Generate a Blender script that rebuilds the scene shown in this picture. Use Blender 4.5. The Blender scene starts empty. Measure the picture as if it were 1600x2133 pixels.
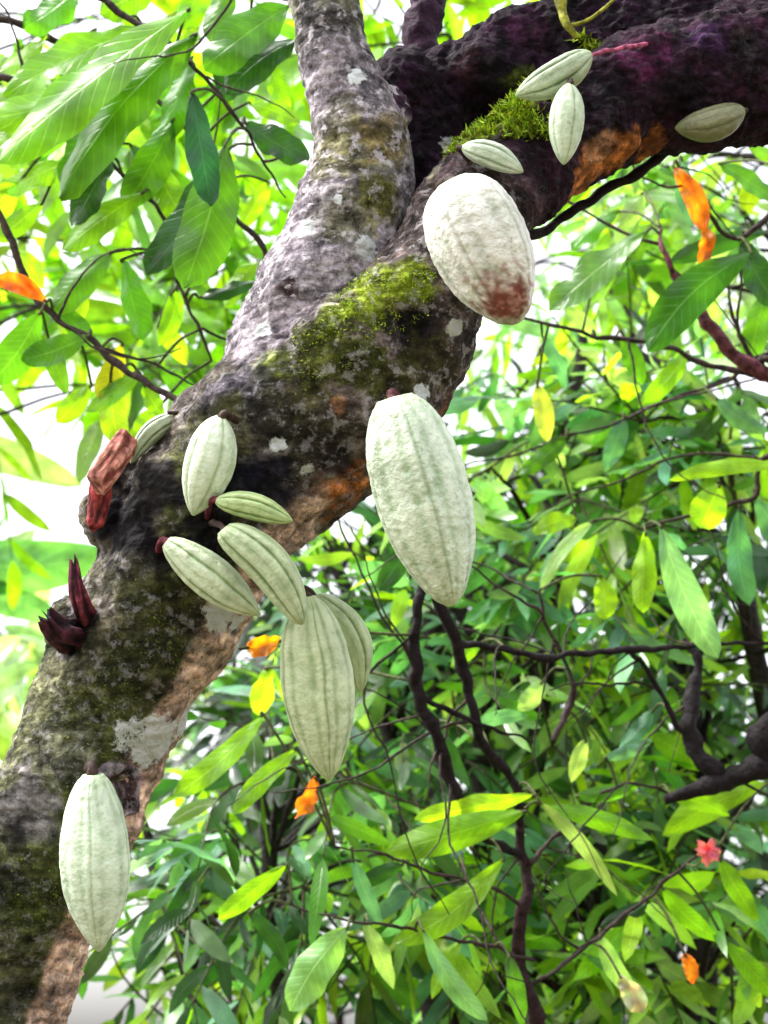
import bpy, bmesh, math, random
import numpy as np
from mathutils import Vector, Matrix, noise
from mathutils.bvhtree import BVHTree
random.seed(11)
R=math.radians
scene=bpy.context.scene
col=scene.collection
PITCH=R(20)
CAM=Vector((0,0,1.5))
RT=Vector((1,0,0)); FW=Vector((0,math.cos(PITCH),math.sin(PITCH))); UP=Vector((0,-math.sin(PITCH),math.cos(PITCH)))
def S(px,d): return px/2133.0*d/1.5
def P(px,py,d): return CAM+FW*d+RT*S(px-800,d)+UP*S(1066.5-py,d)
def V(a): return Vector(a)
def sm(a,b,x):
    t=min(1,max(0,(x-a)/(b-a))); return t*t*(3-2*t)
def mixc(a,b,f): return tuple(a[i]*(1-f)+b[i]*f for i in range(3))
def jit(c,v=.2,h=.12):
    k=1+random.uniform(-v,v)
    return tuple(max(0,x*k*(1+random.uniform(-h,h))) for x in c)

# ---------------------------------------------------------------- materials
def newmat(name):
    m=bpy.data.materials.new(name); m.use_nodes=True
    nt=m.node_tree; nt.nodes.clear()
    return m,nt,nt.nodes,nt.links
def N(nodes,t,**kw):
    n=nodes.new(t)
    for k,v in kw.items(): setattr(n,k,v)
    return n
def ramp(nodes,stops):
    r=nodes.new('ShaderNodeValToRGB'); e=r.color_ramp.elements
    e[0].position,e[0].color=stops[0][0],stops[0][1]
    e[1].position,e[1].color=stops[-1][0],stops[-1][1]
    for p,c in stops[1:-1]:
        x=e.new(p); x.color=c
    return r
def g(v): return (v,v,v,1)
def mat_bark():
    m,nt,n,l=newmat('bark')
    out=N(n,'ShaderNodeOutputMaterial'); b=N(n,'ShaderNodeBsdfPrincipled'); b.inputs['Roughness'].default_value=.8
    b.inputs['Specular IOR Level'].default_value=.15
    at=N(n,'ShaderNodeAttribute',attribute_name='Col'); tc=N(n,'ShaderNodeTexCoord')
    n1=N(n,'ShaderNodeTexNoise'); n1.inputs['Scale'].default_value=45; n1.inputs['Detail'].default_value=9; n1.inputs['Roughness'].default_value=.75
    n2=N(n,'ShaderNodeTexNoise'); n2.inputs['Scale'].default_value=75; n2.inputs['Detail'].default_value=8; n2.inputs['Roughness'].default_value=.7
    n3=N(n,'ShaderNodeTexVoronoi'); n3.inputs['Scale'].default_value=85; n3.feature='DISTANCE_TO_EDGE'
    for x in (n1,n2,n3): l.new(tc.outputs['Object'],x.inputs['Vector'])
    mp=N(n,'ShaderNodeMapping'); mp.inputs['Scale'].default_value=(1,1,5); mp.inputs['Rotation'].default_value=(0,R(-12),0); l.new(tc.outputs['Object'],mp.inputs['Vector'])
    n5=N(n,'ShaderNodeTexNoise'); n5.inputs['Scale'].default_value=22; n5.inputs['Detail'].default_value=5; l.new(mp.outputs[0],n5.inputs['Vector'])
    r5=ramp(n,[(.36,g(.5)),(.5,g(1)),(.66,g(1.6))]); l.new(n5.outputs['Fac'],r5.inputs['Fac'])
    r1=ramp(n,[(.35,g(.08)),(.5,g(.8)),(.67,g(2.4))]); l.new(n1.outputs['Fac'],r1.inputs['Fac'])
    mul0=N(n,'ShaderNodeMix',data_type='RGBA',blend_type='MULTIPLY'); mul0.inputs['Factor'].default_value=1
    l.new(r5.outputs['Color'],mul0.inputs[6]); l.new(r1.outputs['Color'],mul0.inputs[7])
    mul=N(n,'ShaderNodeMix',data_type='RGBA',blend_type='MULTIPLY'); mul.inputs['Factor'].default_value=1
    l.new(at.outputs['Color'],mul.inputs[6]); l.new(mul0.outputs[2],mul.inputs[7])
    r2=ramp(n,[(.53,g(0)),(.60,g(1))]); l.new(n2.outputs['Fac'],r2.inputs['Fac'])
    mm=N(n,'ShaderNodeMath',operation='MULTIPLY'); l.new(r2.outputs['Color'],mm.inputs[0]); l.new(at.outputs['Alpha'],mm.inputs[1])
    fl=N(n,'ShaderNodeMix',data_type='RGBA'); l.new(mm.outputs[0],fl.inputs[0]); l.new(mul.outputs[2],fl.inputs[6]); fl.inputs[7].default_value=(.62,.57,.60,1)
    lu=N(n,'ShaderNodeAttribute',attribute_name='luv'); sx=N(n,'ShaderNodeSeparateXYZ'); l.new(lu.outputs['Vector'],sx.inputs[0])
    la=N(n,'ShaderNodeMath',operation='MULTIPLY_ADD'); l.new(n1.outputs['Fac'],la.inputs[0]); la.inputs[1].default_value=1.5; l.new(sx.outputs[0],la.inputs[2])
    lr=ramp(n,[(.0,g(0)),(.10,g(1))])
    ls=N(n,'ShaderNodeMath',operation='SUBTRACT'); l.new(la.outputs[0],ls.inputs[0]); ls.inputs[1].default_value=1.16; l.new(ls.outputs[0],lr.inputs['Fac'])
    lm=N(n,'ShaderNodeMath',operation='MULTIPLY'); l.new(lr.outputs['Color'],lm.inputs[0]); lm.inputs[1].default_value=.95
    lx=N(n,'ShaderNodeMix',data_type='RGBA'); l.new(lm.outputs[0],lx.inputs[0]); l.new(fl.outputs[2],lx.inputs[6]); lx.inputs[7].default_value=(.86,.89,.90,1)
    l.new(lx.outputs[2],b.inputs['Base Color'])
    ad=N(n,'ShaderNodeMath',operation='ADD'); l.new(n1.outputs['Fac'],ad.inputs[0])
    m3=N(n,'ShaderNodeMath',operation='MULTIPLY_ADD'); l.new(n2.outputs['Fac'],m3.inputs[0]); m3.inputs[1].default_value=.5; l.new(n3.outputs['Distance'],m3.inputs[2])
    l.new(m3.outputs[0],ad.inputs[1])
    ad2=N(n,'ShaderNodeMath',operation='MULTIPLY_ADD'); l.new(n5.outputs['Fac'],ad2.inputs[0]); ad2.inputs[1].default_value=.7; l.new(ad.outputs[0],ad2.inputs[2])
    bp=N(n,'ShaderNodeBump'); bp.inputs['Strength'].default_value=1; bp.inputs['Distance'].default_value=.011
    l.new(ad2.outputs[0],bp.inputs['Height']); l.new(bp.outputs[0],b.inputs['Normal'])
    l.new(b.outputs[0],out.inputs[0]); return m
def mat_pod():
    m,nt,n,l=newmat('pod_skin')
    out=N(n,'ShaderNodeOutputMaterial'); b=N(n,'ShaderNodeBsdfPrincipled'); b.inputs['Roughness'].default_value=.36
    b.inputs['Specular IOR Level'].default_value=.5
    at=N(n,'ShaderNodeAttribute',attribute_name='Col'); tc=N(n,'ShaderNodeTexCoord')
    n1=N(n,'ShaderNodeTexNoise'); n1.inputs['Scale'].default_value=70; n1.inputs['Detail'].default_value=6; n1.inputs['Roughness'].default_value=.62
    n2=N(n,'ShaderNodeTexNoise'); n2.inputs['Scale'].default_value=150; n2.inputs['Detail'].default_value=3
    n4=N(n,'ShaderNodeTexNoise'); n4.inputs['Scale'].default_value=190; n4.inputs['Detail'].default_value=4
    for x in (n1,n2,n4): l.new(tc.outputs['Object'],x.inputs['Vector'])
    r1=ramp(n,[(.3,(.68,.76,.64,1)),(.5,g(1)),(.7,g(1.14))]); l.new(n1.outputs['Fac'],r1.inputs['Fac'])
    mul=N(n,'ShaderNodeMix',data_type='RGBA',blend_type='MULTIPLY'); mul.inputs['Factor'].default_value=1
    l.new(at.outputs['Color'],mul.inputs[6]); l.new(r1.outputs['Color'],mul.inputs[7])
    r4=ramp(n,[(.65,g(0)),(.73,g(.45))]); l.new(n4.outputs['Fac'],r4.inputs['Fac'])
    sp=N(n,'ShaderNodeMix',data_type='RGBA'); l.new(r4.outputs['Color'],sp.inputs[0]); l.new(mul.outputs[2],sp.inputs[6]); sp.inputs[7].default_value=(.2,.2,.10,1)
    l.new(sp.outputs[2],b.inputs['Base Color'])
    ad=N(n,'ShaderNodeMath',operation='MULTIPLY_ADD'); l.new(n2.outputs['Fac'],ad.inputs[0]); ad.inputs[1].default_value=.9; l.new(n1.outputs['Fac'],ad.inputs[2])
    mb=N(n,'ShaderNodeMath',operation='MULTIPLY'); l.new(ad.outputs[0],mb.inputs[0]); l.new(at.outputs['Alpha'],mb.inputs[1])
    bp=N(n,'ShaderNodeBump'); bp.inputs['Strength'].default_value=.7; bp.inputs['Distance'].default_value=.005
    l.new(mb.outputs[0],bp.inputs['Height']); l.new(bp.outputs[0],b.inputs['Normal'])
    l.new(b.outputs[0],out.inputs[0]); return m
def mat_leaf():
    m,nt,n,l=newmat('leaf')
    out=N(n,'ShaderNodeOutputMaterial'); b=N(n,'ShaderNodeBsdfPrincipled'); b.inputs['Roughness'].default_value=.29
    b.inputs['Specular IOR Level'].default_value=.65
    at=N(n,'ShaderNodeAttribute',attribute_name='Col'); uv=N(n,'ShaderNodeAttribute',attribute_name='luv'); tc=N(n,'ShaderNodeTexCoord')
    sx=N(n,'ShaderNodeSeparateXYZ'); l.new(uv.outputs['Vector'],sx.inputs[0])
    ab=N(n,'ShaderNodeMath',operation='ABSOLUTE'); l.new(sx.outputs[0],ab.inputs[0])
    mr=ramp(n,[(.0,g(.8)),(.06,g(0))]); l.new(ab.outputs[0],mr.inputs['Fac'])
    v1=N(n,'ShaderNodeMath',operation='MULTIPLY_ADD'); l.new(ab.outputs[0],v1.inputs[0]); v1.inputs[1].default_value=-.16; l.new(sx.outputs[1],v1.inputs[2])
    v2=N(n,'ShaderNodeMath',operation='MULTIPLY'); l.new(v1.outputs[0],v2.inputs[0]); v2.inputs[1].default_value=75
    v3=N(n,'ShaderNodeMath',operation='SINE'); l.new(v2.outputs[0],v3.inputs[0])
    vr=ramp(n,[(.75,g(0)),(1,g(.3))]); l.new(v3.outputs[0],vr.inputs['Fac'])
    mx=N(n,'ShaderNodeMath',operation='MAXIMUM'); l.new(mr.outputs['Color'],mx.inputs[0]); l.new(vr.outputs['Color'],mx.inputs[1])
    n1=N(n,'ShaderNodeTexNoise'); n1.inputs['Scale'].default_value=18; n1.inputs['Detail'].default_value=5; l.new(tc.outputs['Object'],n1.inputs['Vector'])
    r1=ramp(n,[(.3,g(.5)),(.7,g(1.45))]); l.new(n1.outputs['Fac'],r1.inputs['Fac'])
    mul=N(n,'ShaderNodeMix',data_type='RGBA',blend_type='MULTIPLY'); mul.inputs['Factor'].default_value=1
    l.new(at.outputs['Color'],mul.inputs[6]); l.new(r1.outputs['Color'],mul.inputs[7])
    lt=N(n,'ShaderNodeMix',data_type='RGBA',blend_type='MULTIPLY'); lt.inputs['Factor'].default_value=1
    l.new(mul.outputs[2],lt.inputs[6]); lt.inputs[7].default_value=(2.0,1.6,1.6,1)
    vm=N(n,'ShaderNodeMix',data_type='RGBA'); l.new(mx.outputs[0],vm.inputs[0]); l.new(mul.outputs[2],vm.inputs[6]); l.new(lt.outputs[2],vm.inputs[7])
    l.new(vm.outputs[2],b.inputs['Base Color'])
    bp=N(n,'ShaderNodeBump'); bp.inputs['Strength'].default_value=.4; bp.inputs['Distance'].default_value=.003; bp.invert=True
    l.new(mx.outputs[0],bp.inputs['Height']); l.new(bp.outputs[0],b.inputs['Normal'])
    tl=N(n,'ShaderNodeBsdfTranslucent')
    tcx=N(n,'ShaderNodeMix',data_type='RGBA',blend_type='MULTIPLY'); tcx.inputs['Factor'].default_value=1
    l.new(vm.outputs[2],tcx.inputs[6]); tcx.inputs[7].default_value=(2.2,1.98,.6,1); l.new(tcx.outputs[2],tl.inputs['Color'])
    ms=N(n,'ShaderNodeMixShader'); ms.inputs[0].default_value=.5; l.new(b.outputs[0],ms.inputs[1]); l.new(tl.outputs[0],ms.inputs[2])
    l.new(ms.outputs[0],out.inputs[0]); return m
def mat_plain(name,rough=.8,ns=80,bump=.5):
    m,nt,n,l=newmat(name)
    out=N(n,'ShaderNodeOutputMaterial'); b=N(n,'ShaderNodeBsdfPrincipled'); b.inputs['Roughness'].default_value=rough
    b.inputs['Specular IOR Level'].default_value=.2
    at=N(n,'ShaderNodeAttribute',attribute_name='Col'); tc=N(n,'ShaderNodeTexCoord')
    n1=N(n,'ShaderNodeTexNoise'); n1.inputs['Scale'].default_value=ns; n1.inputs['Detail'].default_value=6; l.new(tc.outputs['Object'],n1.inputs['Vector'])
    r1=ramp(n,[(.3,g(.35)),(.7,g(1.7))]); l.new(n1.outputs['Fac'],r1.inputs['Fac'])
    mul=N(n,'ShaderNodeMix',data_type='RGBA',blend_type='MULTIPLY'); mul.inputs['Factor'].default_value=1
    l.new(at.outputs['Color'],mul.inputs[6]); l.new(r1.outputs['Color'],mul.inputs[7]); l.new(mul.outputs[2],b.inputs['Base Color'])
    bp=N(n,'ShaderNodeBump'); bp.inputs['Strength'].default_value=bump; bp.inputs['Distance'].default_value=.005
    l.new(n1.outputs['Fac'],bp.inputs['Height']); l.new(bp.outputs[0],b.inputs['Normal'])
    l.new(b.outputs[0],out.inputs[0]); return m
def mat_ground():
    m,nt,n,l=newmat('leaf_litter')
    out=N(n,'ShaderNodeOutputMaterial'); b=N(n,'ShaderNodeBsdfPrincipled'); b.inputs['Roughness'].default_value=.95
    tc=N(n,'ShaderNodeTexCoord'); n1=N(n,'ShaderNodeTexNoise'); n1.inputs['Scale'].default_value=6; n1.inputs['Detail'].default_value=10
    l.new(tc.outputs['Object'],n1.inputs['Vector'])
    r=ramp(n,[(.3,(.03,.025,.012,1)),(.5,(.10,.075,.04,1)),(.7,(.07,.11,.03,1))]); l.new(n1.outputs['Fac'],r.inputs['Fac'])
    l.new(r.outputs['Color'],b.inputs['Base Color']); l.new(b.outputs[0],out.inputs[0]); return m
M_BARK=mat_bark(); M_POD=mat_pod(); M_LEAF=mat_leaf(); M_MOSS=mat_plain('moss',.9,150,.2); M_TWIG=mat_plain('twig_bark',.75,110,.9); M_GROUND=mat_ground()

# ---------------------------------------------------------------- builders
class MB:
    def __init__(s): s.v=[];s.f=[];s.c=[];s.u=[]
    def add(s,v,c,u=(0,0,0)):
        s.v.append(tuple(v)); s.c.append((c[0],c[1],c[2],c[3] if len(c)>3 else 1.0)); s.u.append(u); return len(s.v)-1
    def tube(s,pts,rad,c,ns=8,cap=True,c2=None,rough=0):
        n=len(pts); base=len(s.v)
        t0=(pts[1]-pts[0]).normalized(); a=t0.orthogonal().normalized()
        for i in range(n):
            t=(pts[min(i+1,n-1)]-pts[max(i-1,0)])
            if t.length<1e-9: t=t0
            t=t.normalized(); a=(a-t*a.dot(t)).normalized(); b=t.cross(a)
            cc=c if c2 is None else mixc(c,c2,i/(n-1))
            for k in range(ns):
                th=2*math.pi*k/ns; r=rad[i]
                if rough: r*=1+rough*noise.noise(Vector((pts[i]+a*math.cos(th)*r*2+b*math.sin(th)*r*2))*60)
                s.add(pts[i]+a*(math.cos(th)*r)+b*(math.sin(th)*r),cc)
        for i in range(n-1):
            for k in range(ns):
                q=(k+1)%ns; s.f.append((base+i*ns+k,base+i*ns+q,base+(i+1)*ns+q,base+(i+1)*ns+k))
        if cap:
            s.f.append(tuple(base+k for k in range(ns))[::-1]); s.f.append(tuple(base+(n-1)*ns+k for k in range(ns)))
    def leaf(s,b,u,nr,L,W,c,curl=.15,fold=.2,nseg=6,na=1,wave=.0,shape=0,seed=0,bend=0):
        u=u.normalized(); nr=(nr-u*nr.dot(u))
        if nr.length<1e-5: nr=u.orthogonal()
        nr.normalize(); sd=u.cross(nr); base=len(s.v); row=2*na+1
        for i in range(nseg+1):
            t=i/nseg
            if shape==0: w=(t**.62)*((1-t)**.72)*1.62
            else: w=(t**.8)*((1-t)**.6)*1.62
            w=max(w,.012)*W*.5
            p=b+u*(L*t*(1-.25*curl*t))-nr*(curl*L*t*t)+sd*(bend*L*math.sin(math.pi*t))
            for j in range(-na,na+1):
                x=j/na
                z=fold*abs(x)*w+wave*W*abs(x)*noise.noise(Vector((t*5+seed*7.3,x*.8,seed)))
                s.add(p+sd*(x*w)+nr*z,c,(x,t,0))
        for i in range(nseg):
            for j in range(2*na):
                a=base+i*row+j; s.f.append((a,a+1,a+row+1,a+row))
    def build(s,name,mat,parent=None,smooth=True):
        me=bpy.data.meshes.new(name)
        off=rootloc(parent)
        me.from_pydata([tuple(V(p)-off) for p in s.v],[],s.f)
        a=me.attributes.new('Col','FLOAT_COLOR','POINT'); a.data.foreach_set('color',np.array(s.c,dtype=np.float32).ravel())
        a=me.attributes.new('luv','FLOAT_VECTOR','POINT'); a.data.foreach_set('vector',np.array(s.u,dtype=np.float32).ravel())
        me.polygons.foreach_set('use_smooth',[smooth]*len(me.polygons)); me.materials.append(mat)
        o=bpy.data.objects.new(name,me); col.objects.link(o)
        if parent: o.parent=parent
        return o
def rootloc(o):
    if o is None: return Vector((0,0,0))
    v=Vector((0,0,0))
    while o: v+=o.location; o=o.parent
    return v
def thing(name,label,cat,loc,group=None):
    o=bpy.data.objects.new(name,None); col.objects.link(o); o.location=loc; o.empty_display_size=.05
    o['label']=label; o['category']=cat
    if group: o['group']=group
    return o
def cr(pts,n):
    p=[np.array(x,dtype=float) for x in pts]; p=[2*p[0]-p[1]]+p+[2*p[-1]-p[-2]]; out=[]
    for i in range(1,len(p)-2):
        for k in range(n):
            t=k/n
            out.append(.5*((2*p[i])+(-p[i-1]+p[i+1])*t+(2*p[i-1]-5*p[i]+4*p[i+1]-p[i+2])*t*t+(-p[i-1]+3*p[i]-3*p[i+1]+p[i+2])*t**3))
    out.append(p[-2]); return out
def wp(px,py,d,r): w=P(px,py,d); return (w.x,w.y,w.z,S(r,d))

# ---------------------------------------------------------------- ground
def ground():
    b=MB(); n=40
    for i in range(n+1):
        for j in range(n+1):
            x=(i/n*2-1); y=(j/n*2-1); x=x*abs(x)*150; y=y*abs(y)*150
            b.add((x,y,.04*noise.noise(Vector((x*.4,y*.4,0)))-.02),(.1,.08,.04))
    for i in range(n):
        for j in range(n):
            a=i*(n+1)+j; b.f.append((a,a+n+1,a+n+2,a+1))
    o=b.build('ground',M_GROUND); o['kind']='structure'
ground()

# ---------------------------------------------------------------- main cacao tree
trunk=[(-.80,1.58,-.05,.15),(-.78,1.58,.25,.12),(-.72,1.57,.7,.112),(-.56,1.55,1.2,.112),wp(-40,2133,1.5,160),wp(65,1850,1.5,158),wp(212,1500,1.5,157),wp(335,1270,1.5,166),wp(440,1075,1.5,180),wp(545,945,1.5,196),wp(650,845,1.5,200),wp(745,770,1.5,185)]
left=[wp(600,810,1.5,150),wp(640,660,1.5,132),wp(683,550,1.5,118),wp(740,410,1.52,106),wp(752,290,1.53,98),wp(712,180,1.54,80),wp(688,80,1.55,70),wp(680,-60,1.57,70),wp(700,-500,1.62,66),wp(760,-1000,1.7,58)]
right=[wp(700,800,1.48,178),wp(810,740,1.47,170),wp(885,620,1.46,128),wp(960,480,1.48,115),wp(1050,370,1.52,112),wp(1160,290,1.56,112),wp(1300,210,1.6,120),wp(1480,165,1.62,135),wp(1700,140,1.65,140),wp(2200,40,1.7,130)]
back=[wp(830,430,1.62,60),wp(870,290,1.64,82),wp(935,195,1.66,98),wp(1080,130,1.66,100),wp(1300,90,1.67,110),wp(1600,50,1.68,120),wp(2200,-60,1.75,95)]
PATHS=[np.array(cr(q,14)) for q in (trunk,left,right,back)]
b=MB()
for s in PATHS: b.tube([Vector(a[:3]) for a in s],[a[3] for a in s],(0,0,0),ns=28)
def lump(bm,c,r):
    base=len(bm.v); nu,nv=12,8
    for i in range(nv+1):
        ph=math.pi*i/nv
        for k in range(nu):
            th=2*math.pi*k/nu
            bm.add(c+Vector((r*math.sin(ph)*math.cos(th),r*math.sin(ph)*math.sin(th),r*math.cos(ph))),(0,0,0))
    for i in range(nv):
        for k in range(nu):
            q=(k+1)%nu; bm.f.append((base+i*nu+k,base+i*nu+q,base+(i+1)*nu+q,base+(i+1)*nu+k))
for px,py,d,r in [(835,175,1.62,68),(800,230,1.56,50),(255,1080,1.50,88),(285,1010,1.50,80),(155,1310,1.5,66),(205,1265,1.5,50),(1200,130,1.64,90),(1420,90,1.64,90)]:
    lump(b,P(px,py,d),S(r,d))
tmp=b.build('tmp',M_BARK)
md=tmp.modifiers.new('r','REMESH'); md.mode='VOXEL'; md.voxel_size=.0036; md.adaptivity=0
ms=tmp.modifiers.new('s','SMOOTH'); ms.factor=.5; ms.iterations=14
dg=bpy.context.evaluated_depsgraph_get(); ev=tmp.evaluated_get(dg); me=bpy.data.meshes.new_from_object(ev)
nv=len(me.vertices); co=np.empty(nv*3,dtype=np.float32); me.vertices.foreach_get('co',co); co=co.reshape(-1,3).astype(float)
no=np.empty(nv*3,dtype=np.float32); me.vertices.foreach_get('normal',no); no=no.reshape(-1,3).astype(float)
polys=[tuple(p.vertices) for p in me.polygons]
bpy.data.objects.remove(tmp)
print('trunk verts',nv)
allp=np.concatenate([p[:,:3] for p in PATHS]); allr=np.concatenate([p[:,3] for p in PATHS])
pid=np.concatenate([np.full(len(p),i) for i,p in enumerate(PATHS)]); pt=np.concatenate([np.linspace(0,1,len(p)) for p in PATHS])
reg=np.empty(nv,int); tpar=np.empty(nv)
for i in range(0,nv,5000):
    dd=np.linalg.norm(co[i:i+5000,None,:]-allp[None],axis=2)/allr[None]
    k=dd.argmin(1); reg[i:i+5000]=pid[k]; tpar[i:i+5000]=pt[k]
BV=BVHTree.FromPolygons([Vector(c) for c in co],polys)
def hit(px,py):
    dr=(P(px,py,1)-CAM).normalized(); r=BV.ray_cast(CAM,dr)
    return r[0],r[1]
def hitd(px,py):
    h,_=hit(px,py)
    return None if h is None else (h-CAM).dot(FW)
disp=np.zeros(nv)
for px,py,rp,am in [(470,830,70,16),(860,850,70,14),(300,1010,60,14),(230,1080,50,18),(860,690,55,-26),(600,615,20,-12),(600,615,48,9),(660,700,80,10),(560,760,60,12),(760,880,70,10),(430,1080,45,-14),(340,1150,40,-12),(540,890,60,10),(250,1260,60,10),(330,1370,70,9),(930,330,40,10),(1060,230,60,12),(1180,240,60,-12),(1320,150,70,16),(1450,130,60,-14),(1250,280,60,12),(640,290,30,10),(650,400,40,8),(1000,120,50,16),(1120,80,50,-14),(1500,60,60,18),(1380,230,50,-14)]:
    h,_=hit(px,py)
    if h is None: continue
    dd=np.linalg.norm(co-np.array(h),axis=1)/S(rp,1.45); disp+=S(am,1.45)*np.exp(-dd**2*1.4)
for i in range(nv):
    p=Vector(co[i])
    d=.008*noise.noise(p*14)+.0055*noise.noise(p*30+Vector((3,1,7)))
    r_=noise.noise(Vector((p.x*60,p.y*60,p.z*110))); d+=.0030*(1-abs(r_)*2)*.8
    d+=.0022*noise.noise(p*150)
    if reg[i]==1: d=d*.75+.0022*noise.noise(Vector((p.x*14,p.y*14,(p.z+.25*p.x)*95)))
    if reg[i]==3 or (reg[i]==2 and tpar[i]>.45): d*=1.5
    disp[i]+=d
co=co+no*disp[:,None]
BV=BVHTree.FromPolygons([Vector(c) for c in co],polys)
def blob(px,py,rp,c,k,d=1.45):
    h,_=hit(px,py)
    if h is None: h=P(px,py,d)
    dd=(h-CAM).dot(FW)
    return (np.array(h),S(rp,dd),np.array(c),k)
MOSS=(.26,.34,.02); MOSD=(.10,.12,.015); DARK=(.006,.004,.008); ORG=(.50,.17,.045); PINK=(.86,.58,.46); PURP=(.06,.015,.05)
blobs=[
 blob(700,330,70,(.22,.2,.08),.8),blob(800,290,70,(.22,.16,.05),.8),blob(720,440,80,(.25,.25,.09),.5),blob(790,420,60,(.22,.22,.04),.85),blob(700,250,60,(.19,.18,.08),.6),
 blob(760,520,36,(.55,.55,.5),.6),blob(640,480,30,(.55,.5,.55),.6),blob(680,400,30,(.5,.45,.5),.6),
 blob(660,60,80,(.16,.14,.16),.6),blob(640,30,40,DARK,.5),blob(690,200,40,DARK,.4),blob(830,185,75,PURP,.95),blob(845,260,30,(.2,.16,.03),.7),
 blob(600,610,34,(.03,.012,.012),.95),blob(620,660,60,(.3,.25,.27),.6),blob(590,700,60,(.4,.34,.4),.7),blob(520,720,60,(.4,.34,.4),.8),blob(560,640,40,(.4,.34,.37),.6),blob(500,780,40,(.3,.26,.3),.7),
 blob(780,610,80,MOSS,.85),blob(850,580,55,MOSS,.9),blob(700,660,50,MOSS,.75),blob(640,740,80,MOSD,.8),blob(740,740,80,MOSD,.8),blob(560,760,45,MOSS,.5),blob(700,620,26,(.5,.45,.38),.7),blob(740,690,30,(.22,.17,.13),.8),blob(820,640,24,(.12,.09,.05),.8),
 blob(1060,240,60,MOSS,.95),blob(1000,280,50,MOSS,.8),blob(1010,330,40,MOSD,.8),blob(1090,190,50,MOSS,.8),blob(1140,180,40,MOSD,.7),
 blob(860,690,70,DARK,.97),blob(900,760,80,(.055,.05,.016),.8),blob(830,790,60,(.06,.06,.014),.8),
 blob(530,800,55,(.02,.015,.025),.9),blob(470,800,40,(.08,.065,.09),.8),blob(430,820,40,(.18,.15,.18),.8),
 blob(620,860,90,(.055,.055,.016),.75),blob(560,880,60,(.03,.026,.022),.8),blob(680,910,60,(.045,.032,.02),.75),blob(470,900,60,(.045,.042,.022),.7),
 blob(700,840,22,(.55,.26,.14),.9),blob(720,1030,75,ORG,.95),blob(640,1070,55,PINK,.9),blob(740,990,40,ORG,.9),blob(920,870,60,(.32,.14,.07),.8),blob(650,1010,40,(.3,.19,.16),.6),
 blob(700,960,45,(.035,.018,.018),.85),blob(560,1010,65,(.010,.008,.022),.92),blob(480,1010,70,(.010,.008,.022),.9),
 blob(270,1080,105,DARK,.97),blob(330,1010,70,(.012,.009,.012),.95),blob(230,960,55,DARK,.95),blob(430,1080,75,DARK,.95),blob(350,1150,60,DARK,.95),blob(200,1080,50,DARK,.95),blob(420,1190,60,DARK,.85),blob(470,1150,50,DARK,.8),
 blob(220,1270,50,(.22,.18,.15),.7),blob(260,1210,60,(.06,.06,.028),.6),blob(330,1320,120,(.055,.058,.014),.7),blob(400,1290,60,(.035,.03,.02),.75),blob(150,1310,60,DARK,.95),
 blob(490,1320,28,PINK,.8),blob(330,1440,80,(.05,.053,.018),.7),blob(250,1400,50,(.02,.022,.01),.7),
 blob(200,1480,90,(.09,.105,.03),.6),blob(120,1560,90,(.24,.24,.16),.7),blob(60,1680,80,(.2,.165,.22),.6),blob(30,1750,36,DARK,.85),blob(90,1850,90,(.06,.07,.016),.75),blob(20,1850,60,DARK,.7),blob(150,1620,40,(.02,.02,.014),.7),
 blob(60,1900,60,(.07,.09,.015),.6),blob(100,2030,80,(.045,.052,.014),.75),blob(30,2060,50,DARK,.6),
 blob(1230,350,60,ORG,.97,d=1.55),blob(1290,320,60,ORG,.97,d=1.55),blob(1350,300,45,ORG,.9,d=1.55),blob(1200,400,50,(.5,.19,.08),.9,d=1.55),blob(1250,310,40,(.6,.32,.18),.7,d=1.55),
 blob(1170,250,40,DARK,.6),blob(1120,430,45,(.07,.035,.04),.8),blob(1000,400,70,(.07,.04,.04),.6),
 blob(905,350,22,(.45,.42,.3),.8),blob(900,390,30,(.05,.04,.02),.6),
 blob(1340,110,70,(.11,.016,.07),.7),blob(1100,60,50,(.08,.024,.07),.6),blob(1050,170,60,DARK,.8),blob(1480,80,50,(.05,.018,.07),.6),blob(970,130,40,(.07,.024,.035),.6),blob(1550,90,40,(.05,.04,.04),.6),blob(1250,190,50,DARK,.7),blob(1420,190,60,DARK,.7),
]
LI=[(325,1550,92),(365,1600,66),(275,1530,50),(380,1500,45),(455,1282,56),(490,1300,36),(580,925,26),(640,978,24),(948,682,26),(742,155,34),(765,515,40),(880,815,28),(930,305,34),(640,470,26),(550,690,30),(705,415,20)]
LI=[(np.array(hit(a,b_)[0]),S(r,1.45)) for a,b_,r in LI if hit(a,b_)[0] is not None]
lich=np.zeros(nv)
for c_,r_ in LI: lich=np.maximum(lich,np.exp(-(np.linalg.norm(co-c_,axis=1)/r_)**2*1.2)*.8)
colr=np.zeros((nv,4))
C_LL=np.array((.33,.285,.325)); C_TM=np.array((.105,.085,.07)); C_LO=np.array((.095,.10,.045)); C_R=np.array((.12,.09,.085)); C_RD=np.array((.028,.009,.022)); C_B=np.array((.018,.006,.017))
RTn=np.array(RT); UPn=np.array(UP)
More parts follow.
